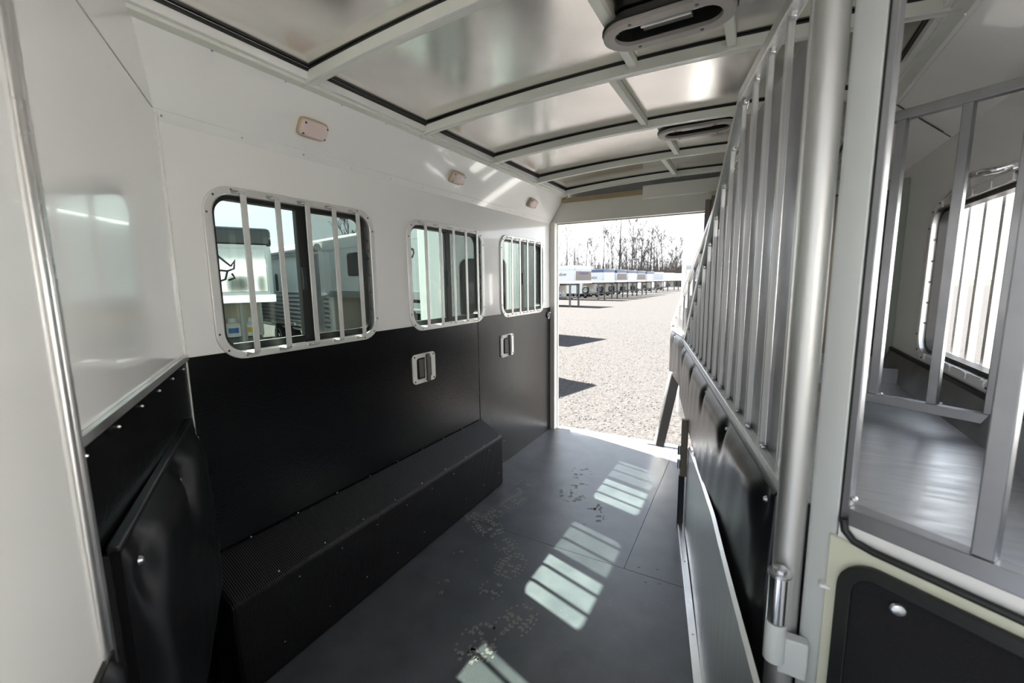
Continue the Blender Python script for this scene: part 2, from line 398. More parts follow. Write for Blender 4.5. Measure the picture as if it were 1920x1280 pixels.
for i, y in enumerate(BY):
    b = MB().strip(arc(y - .019, y + .019, 0, .033)).build('roof_bow', 'frame_paint', roof, smooth=True)
    MB().strip(arc(y - .0195, y + .0195, .033, .0395)).build('bow_gap', 'beam_dark', b)
    MB().strip(arc(y - .021, y - .006, -.004, .001)).build('bow_lip', 'white_panel', b)
for x in (X0, X1):
    sg = 1 if x == X0 else -1
    def bb(a0, a1, z0, z1, nm, mt, sg=sg, x=x):
        xa, xb = sorted((x + a0 * sg, x + a1 * sg)); return MB().box(xa, xb, -1.2, 3.50, z0, z1).build(nm, mt, roof, bevel=.0015)
    bb(-.02, .022, 2.068, 2.112, 'side_rail', 'frame_paint'); bb(.022, .040, 2.078, 2.112, 'side_rail_lip', 'white_panel'); bb(.034, .046, 2.104, 2.116, 'side_rail_gap', 'beam_dark')
def stringer(x, y0, y1):
    MB().box(x - .014, x + .014, y0 + .019, y1 - .019, zbow(x) + .008, zbow(x) + .038).build('stringer', 'frame_paint', roof, bevel=.002)
stringer(-.43, BY[3], BY[4]); stringer(-.112, BY[3], BY[4]); stringer(-.525, BY[4], BY[5]); stringer(-.465, BY[5], BY[6]); stringer(-.13, BY[5], BY[6]); stringer(-.56, BY[6], 3.55); stringer(-.45, .46, 1.075)
# roof vents
def vent(cx, cy, label):
    z = zbow(cx) - .004
    v = thing('roof_vent', label, 'vent', (cx, cy, z), 0, 'oval roof vents')
    MB().plate([[(a, b, z - .012) for a, b in stadium(cx, cy, .37, .165)], [(a, b, z - .012) for a, b in stadium(cx, cy, .30, .098)]], (0, 0, .014)).build('ring', 'taupe_plastic', v, smooth=True, bevel=.004)
    MB().plate([[(a, b, z + .002) for a, b in stadium(cx, cy, .378, .173)], [(a, b, z + .002) for a, b in stadium(cx, cy, .305, .103)]], (0, 0, .006)).build('seal', 'gasket', v)
    MB().plate([[(a, b, z) for a, b in stadium(cx, cy, .312, .11)], [(a, b, z) for a, b in stadium(cx, cy, .300, .098)]], (0, 0, .036)).build('throat', 'plastic_black', v)
    MB().prism([(a, b, z + .036) for a, b in stadium(cx, cy, .31, .108)], (0, 0, .004)).build('hood', 'plastic_black', v)
    MB().box(cx - .07, cx + .07, cy - .014, cy + .026, z + .008, z + .034).build('bracket', 'steel_dark', v, bevel=.002)
    MB().box(cx - .07, cx + .07, cy - .020, cy - .012, z - .002, z + .03).build('bracket_plate', 'white_panel', v, bevel=.001)
    MB().cyl((cx - .125, cy - .006, z + .016), (cx + .125, cy - .006, z + .016), .005).build('rod', 'chrome', v, smooth=True)
    for q in (-.135, .135): MB().lathe((cx + q, cy - .006, z + .016), [(.005, -.006), (.008, 0), (.005, .006)], 10, 'X').build('knob', 'chrome', v, smooth=True)
    for (a, b) in ((-.09, -.066), (.09, -.066), (-.09, .066), (.09, .066)): MB().lathe((cx + a, cy + b, z - .012), [(.006, 0), (.004, -.002)], 10).build('screw', 'steel_dark', v)
vent(-.27, 1.415, 'large oval grey roof vent with black throat nearest the top edge of the view')
vent(-.30, 2.43, 'smaller looking oval grey roof vent farther along the ceiling')

# rear frame
rf = struct(MB().box(XL - .05, XL + .046, 3.515, 3.60, -.05, 1.88).build('trim_3', 'jamb_paint', bevel=.003))
MB().box(XL + .046, XL + .052, 3.575, 3.60, 0, 1.863).build('door_seal', 'white_panel', rf)
hd = struct(MB().box(XL - .05, XR + .05, 3.53, 3.60, 1.864, 2.03).build('trim_4', 'jamb_paint', bevel=.003))
MB().box(XL + .05, -.33, 3.575, 3.604, 1.858, 1.8645).build('door_seal', 'brown_panel', hd)
MB().box(XL + .12, -.80, 3.50, 3.535, 2.028, 2.062).build('backing_board', 'brown_wood', hd)
MB().box(-.80, XR, 3.485, 3.53, 1.99, 2.085).build('header_cover', 'jamb_paint', hd, bevel=.002)
MB().prism([(-.33, 3.526, 1.866), (-.47, 3.526, 1.866), (-.33, 3.526, 1.97)], (0, .01, 0)).build('corner_gusset', 'white_panel', hd)
MB().box(XL - .05, XR + .05, 3.60, 3.65, 1.90, 2.22).build('header_skin', 'ext_white', hd)
MB().prism([(XL - .05, 3.535, 1.862), (XL, 3.535, 1.862), (XL + DX + .012, 3.535, 2.085), (XL + DX + .012, 3.535, 2.16), (XL - .05, 3.535, 2.16)], (0, .03, 0)).build('corner_panel', 'white_panel', hd)
wr = struct(MB().box(-.33, XR + .05, 3.56, 3.60, -.05, 1.864).build('wall_rear', 'white_panel'))
MB().box(-.345, -.31, 3.44, 3.56, 0, 1.93).build('jamb_post', 'brown_panel', wr, bevel=.003)
MB().box(-.305, -.27, 3.42, 3.56, 0, 1.95).build('jamb_post', 'brown_panel', wr, bevel=.003)

# right wall
outerR = [(XR, -.9, -.05), (XR, 3.56, -.05), (XR, 3.56, 1.90), (XR, -.9, 1.90)]
RY = [.06, .98, 1.93]
wallR = struct(MB().plate([outerR] + [wl(rrect(y, WINZ - .06, WINW - .03, WINH - .03, WINR - .015), XR) for y in RY], (.05, 0, 0)).build('wall_right', 'white_paint', smooth=True))
_wz = WINZ; WINZ = _wz - .06
for k, y in enumerate(RY): window(4 + k, XR, y, -1, True, True)
WINZ = _wz
tk = struct(MB().plate([[(-.02, 2.65, .93), (XR, 2.65, .93), (XR, 2.65, 1.81), (-.02, 2.65, 1.81)], [(.04, 2.65, .98), (.515, 2.65, .98), (.515, 2.65, 1.765), (.04, 2.65, 1.765)]], (0, .04, 0)).build('wall_tack', 'tack_frame', bevel=.002))
MB().box(.04, .515, 2.662, 2.668, .98, 1.765).build('panel', 'brown_panel', tk)
MB().box(.03, .525, 2.655, 2.66, 1.755, 1.775).build('seal', 'gasket', tk)
MB().box(.508, .52, 2.652, 2.66, .98, 1.765).build('seal', 'gasket', tk)

# slanted bulkhead next to the camera (local frame: x along the slant, y towards the room)
BO = Vector((XL, .665, 0))
def Bp(a, o, z): p = BO + U * a + NS * o; return (p.x, p.y, z)
def bbox(a0, a1, o0, o1, z0, z1): return MB().hexa([Bp(a0, o0, z0), Bp(a1, o0, z0), Bp(a1, o1, z0), Bp(a0, o1, z0)], [Bp(a0, o0, z1), Bp(a1, o0, z1), Bp(a1, o1, z1), Bp(a0, o1, z1)])
bk = struct(bbox(-.05, 1.42, -.045, 0, 1.128, 1.882).build('wall_front', 'white_paint'))
bbox(-.05, 1.42, -.045, 0, 1.888, 2.2).build('upper_panel', 'white_paint', bk)
bbox(1.42, 2.62, -.045, 0, 1.95, 2.2).build('upper_panel', 'white_paint', bk)
bbox(-.05, 1.42, -.05, -.006, 1.88, 1.89).build('joint_strip', 'plastic_black', bk)
bbox(-.05, 1.42, -.045, .004, -.05, 1.128).build('kick_panel', 'kick_black', bk)
bbox(2.36, 2.62, -.045, 0, -.05, 1.95).build('side_panel', 'white_paint', bk)
tr = bbox(0, 1.42, .0, .010, 1.126, 1.146).build('trim_5', 'alu', bevel=.002); struct(tr)
m = MB()
for i in range(7):
    p = Vector(Bp(.07 + .155 * i, .004, 1.108)); m.tube([p, p + NS * .003], [.0035, .002], 8)
stuff(m.build('rivet_row', 'zinc', bk))
bbox(.0, .016, -.01, .006, 0, 1.90).build('corner_bead', 'white_panel', bk)
def pad_mesh(P, a0, a1, z0, z1, d, bev, btn, nu=70, nv=22, pinch=.05, rise=0):
    # P(a, out, z) -> point; padded front with pinched buttons
    def f(u, v):
        a = a0 + (a1 - a0) * u; zl = z0 + rise * u; z = zl + (z1 - zl) * v
        e = min(a - a0, a1 - a, z1 - z, z - zl); t = max(0.0, min(1, e / bev)); h = d * (t * (2 - t)) ** .8
        for (ba, bz) in btn:
            da, dz = a - ba, z - bz
            if dz < 0: dz *= .55
            r2 = (da * da + dz * dz) / (pinch * pinch); h *= 1 - .85 * math.exp(-r2)
        h += .0007 * math.sin(a * 43 + z * 15) * t
        return P(a, h, z)
    m = MB().grid(f, nu, nv)
    m.hexa([P(a0, -.012, z0), P(a1, -.012, z0 + rise), P(a1, .002, z0 + rise), P(a0, .002, z0)], [P(a0, -.012, z1), P(a1, -.012, z1), P(a1, .002, z1), P(a0, .002, z1)])
    return m
bp = thing('bulkhead_pad', 'black vinyl pad screwed to the slanted bulkhead left of the ribbed box', 'pad', Bp(.45, .0, .38))
bbtn = [(.80, .895), (.43, .885), (.12, .895)]
def BPo(a, o, z): return Bp(a, o + .012 + .014 * (a / .84), z)
pad_mesh(BPo, .085, .85, .36, .945, .040, .075, bbtn, pinch=.05).build('cushion', 'vinyl_dark', bp, smooth=True)
MB().hexa([BPo(.085, -.016, .935), BPo(.85, -.016, .935), BPo(.85, .002, .935), BPo(.085, .002, .935)], [BPo(.085, -.016, .955), BPo(.85, -.016, .955), BPo(.85, .002, .955), BPo(.085, .002, .955)]).build('top_binding', 'vinyl', bp, bevel=.003)
MB().hexa([Bp(.085, .005, .37), Bp(.85, .005, .37), Bp(.85, .020, .37), Bp(.085, .010, .37)], [Bp(.085, .005, .94), Bp(.85, .005, .94), Bp(.85, .020, .94), Bp(.085, .010, .94)]).build('backing', 'carpet_black', bp)
for a, z in bbtn:
    p = Vector(BPo(a, .010, z)); MB().tube([p, p + NS * .006], [.008, .005], 10).build('button', 'zinc', bp, smooth=True)
# walk-through door standing against the bulkhead
dr = struct(bbox(.985, 1.42, .004, .040, .02, 2.03).build('door_1', 'white_panel'))
MB().hexa([Bp(.960, .004, .02), Bp(.990, .004, .02), Bp(.990, .046, .02), Bp(.972, .046, .02)], [Bp(.960, .004, 2.03), Bp(.990, .004, 2.03), Bp(.990, .046, 2.03), Bp(.972, .046, 2.03)]).build('edge_trim', 'alu', dr, bevel=.004)
bbox(.990, 1.004, .040, .045, .02, 2.03).build('edge_trim', 'alu', dr, bevel=.002)
dp = thing('door_pad', 'black padded kick cushion on the lower part of the white door at far left', 'pad', Bp(1.2, .04, .30))
def DPo(a, o, z): return Bp(a, o + .045, z)
pad_mesh(DPo, .985, 1.40, .30, .872, .045, .05, [(1.03, .83)], 40, 22, .045).build('cushion', 'vinyl', dp, smooth=True)
p = Vector(DPo(1.03, .012, .83)); MB().tube([p, p + NS * .006], [.008, .005], 10).build('button', 'zinc', dp, smooth=True)

# ribbed wheel box along the left wall
wb = thing('wheel_box', 'long black ribbed rubber covered box along the foot of the left wall', 'wheel box', (-1.5, 1.5, 0))
def wbs(y, sh=0): return [(XL + .0065, y, 0), (-1.395 - .03 * (y - .7) / 1.7, y, 0), (-1.405 - .018 * (y - .7) / 1.7, y, .337), (XL + .0065, y, .437)]
MB().strip([wbs(.63), wbs(1.2), wbs(1.8), wbs(2.365)]).build('cover', 'rib_rubber', wb, bevel=.012)
m = MB()
for i in range(9):
    y = .8 + .19 * i
    for (x, z) in ((-1.585, .436), (-1.425, .352)): m.lathe((x, y, z - .002), [(.0032, 0), (.002, .004)], 8)
    m.lathe((-1.400 - .025 * (y - .7) / 1.7, y + .06, .30), [(.003, 0), (.002, .003)], 8, 'X'); m.lathe((-1.392 - .03 * (y - .7) / 1.7, y - .02, .10), [(.003, 0), (.002, .003)], 8, 'X')
for z in (.36, .30, .25): m.lathe((-1.47, .67, z), [(.005, 0), (.003, .006)], 8)
stuff(m.build('rivet_row', 'zinc', wb))

# hold-back latches on the kick wall
def latch(y, z, label):
    t = thing('recessed_latch', label, 'latch', (XL + .006, y, z), 0, 'recessed latches on the black wall')
    x = XL + .006
    MB().plate([wl(rrect(y, z, .185, .165, .022), x), wl(rrect(y, z, .125, .118, .014), x)], (.008, 0, 0)).build('plate', 'white_panel', t, smooth=True, bevel=.003)
    MB().box(x - .001, x + .002, y - .064, y + .064, z - .06, z + .06).build('recess', 'plastic_black', t)
    MB().box(x + .002, x + .012, y - .045, y + .0, z - .052, z + .052).build('paddle', 'lever_grey', t, bevel=.003)
    MB().box(x + .008, x + .024, y + .008, y + .034, z - .078, z + .078).build('lever', 'lever_grey', t, bevel=.004)
    MB().cyl((x + .010, y + .004, z - .07), (x + .010, y + .004, z + .07), .005).build('pin', 'chrome', t, smooth=True)
    for a in (-.078, .078):
        for b in (-.068, .068): MB().lathe((x + .008, y + a, z + b), [(.006, 0), (.004, .002)], 10, 'X').build('screw', 'steel_dark', t)
latch(1.80, .895, 'recessed silver latch with grey lever on the black wall below the middle window')
latch(2.728, .895, 'smaller looking recessed latch on the black wall below the window nearest the doorway')
bt = thing('tie_bracket', 'small black and chrome bracket beside the rear door jamb', 'bracket', (XL + .006, 3.46, 1.068))
MB().lathe((XL + .006, 3.46, 1.068), [(.030, 0), (.028, .010)], 18, 'X').build('plate', 'plastic_black', bt, smooth=True)
MB().tube([(XL + .014, 3.46 + .018 * math.cos(a), 1.063 + .026 * math.sin(a)) for a in [i * PI / 8 for i in range(17)]], .0045, 8).build('ring', 'chrome', bt, smooth=True)
MB().box(XL + .012, XL + .03, 3.45, 3.47, 1.083, 1.095).build('lug', 'chrome', bt, bevel=.002)

# ------------------------------------------------------------------ swinging stall dividers
def make_divider(label):
    D = thing('stall_divider', label, 'divider', (0, 0, 0), 0, 'slant stall dividers', True)
    yb = .0; TE = 2.20; TK = .70; ZT = 1.925; ZR = .955
    def ztop(t): return ZT if t <= TK else ZT + (ZR - ZT) * (t - TK) / (TE - TK)
    MB().cyl((0, 0, .02), (0, 0, 2.06), .0255, 28).build('hinge_pole', 'alu_pole', D, smooth=True)
    MB().box(.022, .034, yb - .014, yb + .014, .40, ZT).build('upright', 'alu_bar', D, bevel=.003)
    MB().box(.02, TE, yb - .016, yb + .016, ZR - .030, ZR).build('bottom_rail', 'alu_bar', D, bevel=.003)
    MB().box(.02, TK + .005, yb - .016, yb + .016, ZT, ZT + .034).build('top_rail', 'alu_bar', D, bevel=.003)
    s = (ZR - ZT) / (TE - TK)
    MB().hexa([(TK, yb - .016, ZT), (TE, yb - .016, ZR), (TE, yb + .016, ZR), (TK, yb + .016, ZT)], [(TK, yb - .016, ZT + .034), (TE + .03, yb - .016, ZR + .018), (TE + .03, yb + .016, ZR + .018), (TK, yb + .016, ZT + .034)]).build('sloping_rail', 'alu_bar', D, bevel=.003)
    n = 14
    for k in range(n):
        t = .085 + .152 * k; zt = min(ztop(t - .015), ztop(t + .015)) + .006
        if zt - ZR < .03: continue
        MB().box(t - .006, t + .006, yb - .008, yb + .008, ZR - .002, zt).build('bar', 'alu_bar', D, bevel=.002)
        MB().box(t - .025, t - .012, yb - .006, yb + .008, ZR, ZR + .010).build('weld', 'zinc', D, bevel=.004)
        MB().box(t - .022, t - .010, yb - .006, yb + .008, zt - .018, zt - .002).build('weld', 'zinc', D, bevel=.004)
        z2 = ztop(t + .152) - .09
        if z2 - ZR > .04:
            MB().box(t + .008, t + .144, yb - .011, yb - .0075, ZR - .002, z2).build('infill_slat', 'alu_slat', D)
    btn = [(.075, .895), (.53, .895), (1.0, .895), (1.47, .895), (1.94, .895)]
    def P(a, o, z): return (a, yb + .018 + o, z)
    cu = pad_mesh(P, .035, 2.10, .46, .928, .027, .07, btn, 140, 24, .034, .10).build('pad', 'vinyl', D, smooth=True)
    MB().tube([P(.034, -.004, .925), P(1.0, -.004, .930), P(2.10, -.004, .927)], .008, 8).build('piping', 'vinyl', cu, smooth=True)
    MB().tube([P(.034, -.002, .925), P(.040, .004, .7), P(.034, -.002, .47)], .006, 8).build('piping', 'vinyl', cu, smooth=True)
    for a, z in btn + [(.07, .50)]: MB().lathe(P(a, .006, z), [(.007, 0), (.004, .006)], 10, 'Y').build('button', 'zinc', cu, smooth=True)
    MB().hexa([(.03, yb - .012, .45), (2.12, yb - .012, .55), (2.12, yb + .014, .55), (.03, yb + .014, .45)], [(.03, yb - .012, .932), (2.12, yb - .012, .932), (2.12, yb + .014, .932), (.03, yb + .014, .932)]).build('lower_panel', 'alu_sheet', D, bevel=.003)
    return D
def place(o, loc, th): o.location = loc; o.rotation_euler = (0, 0, PI / 2 + math.radians(th))
D1 = make_divider('near aluminium stall divider with vertical bars and padded lower half, hinged on a round pole')
place(D1, (.087, .95, 0), 12.5)
D2 = copy_tree(D1); D2['label'] = 'far stall divider whose padded tail shows past the near one at the rear doorway'
place(D2, (.09, 1.86, 0), 18.6)
# door hinge between the pole and the white post
hg = thing('post_hinge', 'chunky silver barrel hinge joining the round pole to the white post', 'hinge', (.07, .93, .60))
hp = Vector((.073, .905, 0))
def hv(z): return (hp.x, hp.y, z)
MB().cyl(hv(.705), hv(.800), .0185, 24).build('barrel', 'chrome', hg, smooth=True)
MB().cyl(hv(.620), hv(.702), .0185, 24).build('lower_barrel', 'post_paint', hg, smooth=True)
MB().lathe(hv(.800), [(.0205, 0), (.0205, .006), (.012, .007), (.012, .014), (.006, .016)], 20).build('washer', 'zinc', hg, smooth=True)
MB().box(hp.x + .006, hp.x + .055, hp.y - .004, hp.y + .02, .595, .672).build('bracket', 'post_paint', hg, bevel=.003)
MB().box(hp.x - .012, hp.x + .012, hp.y + .006, hp.y + .03, .62, .80).build('web', 'alu_bar', hg, bevel=.002)

# leaning rubber edged board at the tail of the far divider
lg = thing('prop_board', 'black rubber faced board leaning under the far divider at the threshold', 'board', (-.64, 3.55, 0))
MB().hexa([(-.668, 3.545, .003), (-.645, 3.530, .003), (-.645, 3.575, .003), (-.668, 3.575, .003)], [(-.585, 3.685, .60), (-.562, 3.670, .60), (-.562, 3.715, .60), (-.585, 3.715, .60)]).build('edge', 'alu', lg, bevel=.003)
MB().hexa([(-.645, 3.528, .003), (-.580, 3.522, .003), (-.580, 3.560, .003), (-.645, 3.575, .003)], [(-.562, 3.668, .60), (-.490, 3.662, .60), (-.490, 3.700, .60), (-.562, 3.715, .60)]).build('face', 'gasket', lg, bevel=.004)
MB().box(-.72, -.655, 3.535, 3.565, .003, .010).build('foot_plate', 'zinc', lg, bevel=.002)

# brushed panel on the floor below the near divider
pa = Vector((-.304, 2.385, 0)); pb = Vector((.05, .607, 0)); pd = (pa - pb).normalized(); pn = Vector((pd.y, -pd.x, 0))
def Pp(t, s, z): p = pa - pd * t + pn * s; return (p.x, p.y, z)
LP = (pa - pb).length
tp = thing('tack_panel', 'low brushed aluminium panel with bright floor rail below the near divider', 'panel', Pp(.9, .03, 0))
def pbox(t0, t1, s0, s1, z0, z1): return MB().hexa([Pp(t0, s0, z0), Pp(t1, s0, z0), Pp(t1, s1, z0), Pp(t0, s1, z0)], [Pp(t0, s0, z1), Pp(t1, s0, z1), Pp(t1, s1, z1), Pp(t0, s1, z1)])
pbox(0, LP, 0, .030, .001, .022).build('floor_rail', 'alu', tp, bevel=.002)
def psheet(u, v):
    t = .05 + (LP - .05) * u; top = .47 + .15 * min(1, t / 1.0); z = .02 + (top - .02) * v
    return Pp(t, .031 + .003 * math.sin(t * 4), z)
m = MB().grid(psheet, 40, 10); m.grid(lambda u, v: tuple(Vector(psheet(u, v)) + pn * .004), 40, 10)
m.build('sheet', 'alu_sheet', tp, smooth=True)
m = MB().grid(lambda u, v: tuple(Vector(psheet(u, 1)) + pn * (.010 * v) + Vector((0, 0, .002 + .006 * v))), 40, 2)
m.grid(lambda u, v: tuple(Vector(psheet(u, 1)) + pn * (.010 + .001 * v) + Vector((0, 0, .008 - .02 * v))), 40, 1)
m.build('top_lip', 'alu', tp, smooth=True)
pbox(-.012, .014, -.004, .026, .0, .30).build('rubber_strip', 'gasket', tp, bevel=.003)
pbox(-.012, .020, .0, .034, .30, .62).build('end_post', 'brown_panel', tp, bevel=.003)
for z in (.34, .42): MB().cyl(Pp(.004, -.006, z), Pp(.004, -.006, z + .05), .009, 14).build('hinge_knuckle', 'chrome', tp, smooth=True)
for t in (.35, .8, 1.25): MB().lathe(Pp(t, .016, .021), [(.005, 0), (.003, .003)], 8).build('screw', 'zinc', tp)

# ------------------------------------------------------------------ manger side
AO = Vector((.127, .923, 0))
def Ap(a, o, z): p = AO + U * a + NS * o; return (p.x, p.y, z)
def abox(a0, a1, o0, o1, z0, z1): return MB().hexa([Ap(a0, o0, z0), Ap(a1, o0, z0), Ap(a1, o1, z0), Ap(a0, o1, z0)], [Ap(a0, o0, z1), Ap(a1, o0, z1), Ap(a1, o1, z1), Ap(a0, o1, z1)])
ps = tag(MB().prism([Ap(-.008, 0, 0), Ap(.030, 0, 0), Ap(.030, .014, 0), Ap(-.012, .045, 0), Ap(-.020, .010, 0)], (0, 0, 2.075)).build('corner_post', 'post_paint', bevel=.002), 'thick pale painted post between the divider pole and the barred manger front', 'post')
mg = thing('manger', 'slanted manger front with bars above a black carpeted hatch, at the right edge', 'manger', Ap(.2, 0, 0))
AW = .50
abox(.034, .046, .0, .018, .93, 1.93).build('upright', 'alu_dark_reflection', mg, bevel=.002)
abox(.0305, .0337, .004, .02, .93, 1.93).build('door_seal', 'gasket', mg)
abox(.046, AW, -.004, .026, .934, .966).build('bottom_rail', 'alu_dark_reflection', mg, bevel=.002)
abox(.034, AW, -.004, .026, 1.931, 1.957).build('top_rail', 'alu_dark_reflection', mg, bevel=.002)
for a in (.195, .331, .467): abox(a, a + .0245, .0, .026, .966, 1.925).build('bar', 'alu_dark_reflection', mg, bevel=.002)
abox(.034, AW, -.002, .03, .905, .934).build('sill', 'white_panel', mg)
abox(.022, AW, -.006, .03, .0, .906).build('face_panel', 'cream_paint', mg, bevel=.003)
MB().tube([Ap(.042, -.008, .945), Ap(.046, -.008, .925), Ap(.061, -.010, .913), Ap(.09, -.010, .909), Ap(AW, -.010, .905)], .0065, 10).build('bulb_seal', 'gasket', mg, smooth=True)
def ao2(pts, o): return [Ap(a, o, z) for a, z in pts]
dl = rrect(.325, .50, .56, .765, .055); di = rrect(.325, .50, .515, .72, .035)
MB().plate([ao2(dl, -.007), ao2(di, -.007)], tuple(-NS * .012)).build('hatch_seal', 'gasket', mg, smooth=True, bevel=.004)
MB().prism(ao2(rrect(.325, .50, .52, .725, .037), -.006), tuple(-NS * .006)).build('hatch', 'carpet_black', mg)
MB().lathe(Ap(.130, -.014, .835), [(.011, 0), (.009, -.004), (.004, -.006)], 14, 'Y').build('hatch_screw', 'zinc', mg, smooth=True)
MB().box(*[c for q in zip(Ap(.010, -.002, .80), Ap(.034, -.008, .806)) for c in sorted(q)]).build('weld_tab', 'white_panel', mg, bevel=.002)
for z in (.985,): MB().lathe(Ap(.052, -.002, z), [(.006, 0), (.003, -.004)], 10, 'Y').build('weld_bead', 'zinc', mg)
# shelf
sh = thing('manger_shelf', 'smooth grey sheet metal manger shelf running along the right wall', 'shelf', (.35, 1.6, .9))
MB().prism([Ap(.048, .030, .918), Ap(.545, .030, .918), (XR - .045, 2.645, .918), (.10, 2.645, .918), (.10, 1.0, .918)], (0, 0, .004)).build('top_sheet', 'alu_shelf', sh)
MB().hexa([(XR - .05, .5, .921), (XR - .046, .5, .917), (XR - .004, .5, 1.024), (XR - .008, .5, 1.026)], [(XR - .05, 2.645, .921), (XR - .046, 2.645, .917), (XR - .004, 2.645, 1.024), (XR - .008, 2.645, 1.026)]).build('back_slope', 'alu_slat', sh)
MB().box(XR - .012, XR - .001, .5, 2.645, 1.020, 1.034).build('dark_edge', 'gasket', sh)  # dark strip added along the gap between shelf and wall
MB().box(.10, .104, 1.0, 2.645, .0, .92).build('front_sheet', 'alu_sheet', sh)
MB().box(.104, XR - .05, 2.30, 2.302, .9225, .985).build('cross_fold', 'alu_slat', sh)
# second stall head grille
CB = 1.65
def Bq(x, o, z): y = (CB - .53 * x) / .848; p = Vector((x, y, 0)) + NS * o; return (p.x, p.y, z)
gb = thing('head_grille', 'aluminium head grille of upright bars standing across the far manger', 'grille', Bq(.35, 0, .98))
def gbox(x0, x1, o0, o1, z0, z1): return MB().hexa([Bq(x0, o0, z0), Bq(x1, o0, z0), Bq(x1, o1, z0), Bq(x0, o1, z0)], [Bq(x0, o0, z1), Bq(x1, o0, z1), Bq(x1, o1, z1), Bq(x0, o1, z1)])
gbox(.11, .575, 0, .026, .965, .994).build('bottom_rail', 'alu_dark_reflection', gb, bevel=.002)
gbox(.11, .575, 0, .026, 1.822, 1.850).build('top_rail', 'alu_dark_reflection', gb, bevel=.002)
for x in (.112, .224, .337, .456, .556): gbox(x, x + .0195, .0, .025, .994, 1.822).build('bar', 'alu_dark_reflection', gb, bevel=.002)
for x in (.337, .456):
    for z in (.998, 1.816): MB().lathe(Bq(x + .028, .004, z), [(.006, 0), (.003, .005)], 8).build('weld', 'zinc', gb, smooth=True)
# right cove joint and hooks
hk = thing('chrome_hook', 'curved chrome tie hook on the right wall above the window', 'hook', (XR - .003, 1.72, 1.66))
MB().tube([(XR - .002, 1.70, 1.655), (XR - .03, 1.705, 1.65), (XR - .05, 1.74, 1.652), (XR - .045, 1.82, 1.66), (XR - .02, 1.86, 1.668), (XR - .004, 1.84, 1.668)], .010, 10).build('loop', 'chrome', hk, smooth=True)
MB().lathe((XR, 1.705, 1.650), [(.02, 0), (.016, -.008)], 14, 'X').build('base', 'chrome', hk, smooth=True)
lt = thing('window_latch', 'small chrome spring latch above the right wall window', 'latch', (XR - .003, 2.02, 1.625))
MB().cyl((XR - .018, 1.99, 1.655), (XR - .018, 2.07, 1.650), .008, 12).build('barrel', 'chrome', lt, smooth=True)
MB().box(XR - .012, XR, 1.985, 2.0, 1.632, 1.668).build('plate', 'zinc', lt, bevel=.002)
MB().cyl((XR - .018, 2.07, 1.650), (XR - .018, 2.12, 1.640), .005, 10).build('pin', 'chrome', lt, smooth=True)
MB().hexa([(XR - .0005, 2.197, 1.862), (XR - .0035, 2.197, 1.862), (XR - .0035, 2.205, 1.862), (XR - .0005, 2.205, 1.862)], [(XR - DX - .0005, 2.416, 2.083), (XR - DX - .0035, 2.416, 2.083), (XR - DX - .0035, 2.424, 2.083), (XR - DX - .0005, 2.424, 2.083)]).build('joint', 'plastic_black', wallR)

# ------------------------------------------------------------------ open rear doors
def leaf(n, hx, hy, ang, L, label_mat, zb, zt, win):
    a = math.radians(ang); u = Vector((math.cos(a), math.sin(a), 0)); nn = Vector((-u.y, u.x, 0)); o = Vector((hx, hy, 0))
    def q(s, w, z): p = o + u * s + nn * w; return (p.x, p.y, z)
    loops = [[q(0, 0, zb), q(L, 0, zb), q(L, 0, zt), q(0, 0, zt)]]
    if win: loops.append([q(s, 0, z) for s, z in rrect(*win, .07)])
    d = struct(MB().plate(loops, tuple(nn * .04)).build('door_%d' % n, label_mat))
    if win:
        MB().prism([q(s, .012, z) for s, z in rrect(*win, .07)], tuple(nn * .006)).build('pane', 'ext_glass', d)
        MB().plate([[q(s, -.004, z) for s, z in rrect(win[0], win[1], win[2] + .02, win[3] + .02, .08)], [q(s, -.004, z) for s, z in rrect(*win, .07)]], tuple(nn * .048)).build('gasket', 'gasket', d)
    MB().hexa([q(L - .10, -.012, zb), q(L + .012, -.012, zb), q(L + .012, .05, zb), q(L - .10, .05, zb)], [q(L - .10, -.012, zt), q(L + .012, -.012, zt), q(L + .012, .05, zt), q(L - .10, .05, zt)]).build('edge_frame', 'white_panel', d, bevel=.01)
    return d, q
leaf(2, -1.67, 3.63, 192, 1.30, 'ext_white', .02, 1.90, (.63, 1.30, .46, .56))
d3, q3 = leaf(3, -.33, 3.66, 106, .95, 'ext_mirror', .02, 1.86, None)
MB().hexa([q3(.30, .040, 1.12), q3(.42, .040, 1.12), q3(.42, .07, 1.12), q3(.30, .07, 1.12)], [q3(.30, .040, 1.36), q3(.42, .040, 1.36), q3(.42, .07, 1.36), q3(.30, .07, 1.36)]).build('latch_box', 'white_panel', d3, bevel=.008)
MB().hexa([q3(.55, .040, 1.10), q3(.60, .040, 1.10), q3(.60, .06, 1.10), q3(.55, .06, 1.10)], [q3(.55, .040, 1.45), q3(.60, .040, 1.45), q3(.60, .06, 1.45), q3(.55, .06, 1.45)]).build('strike', 'white_panel', d3, bevel=.006)

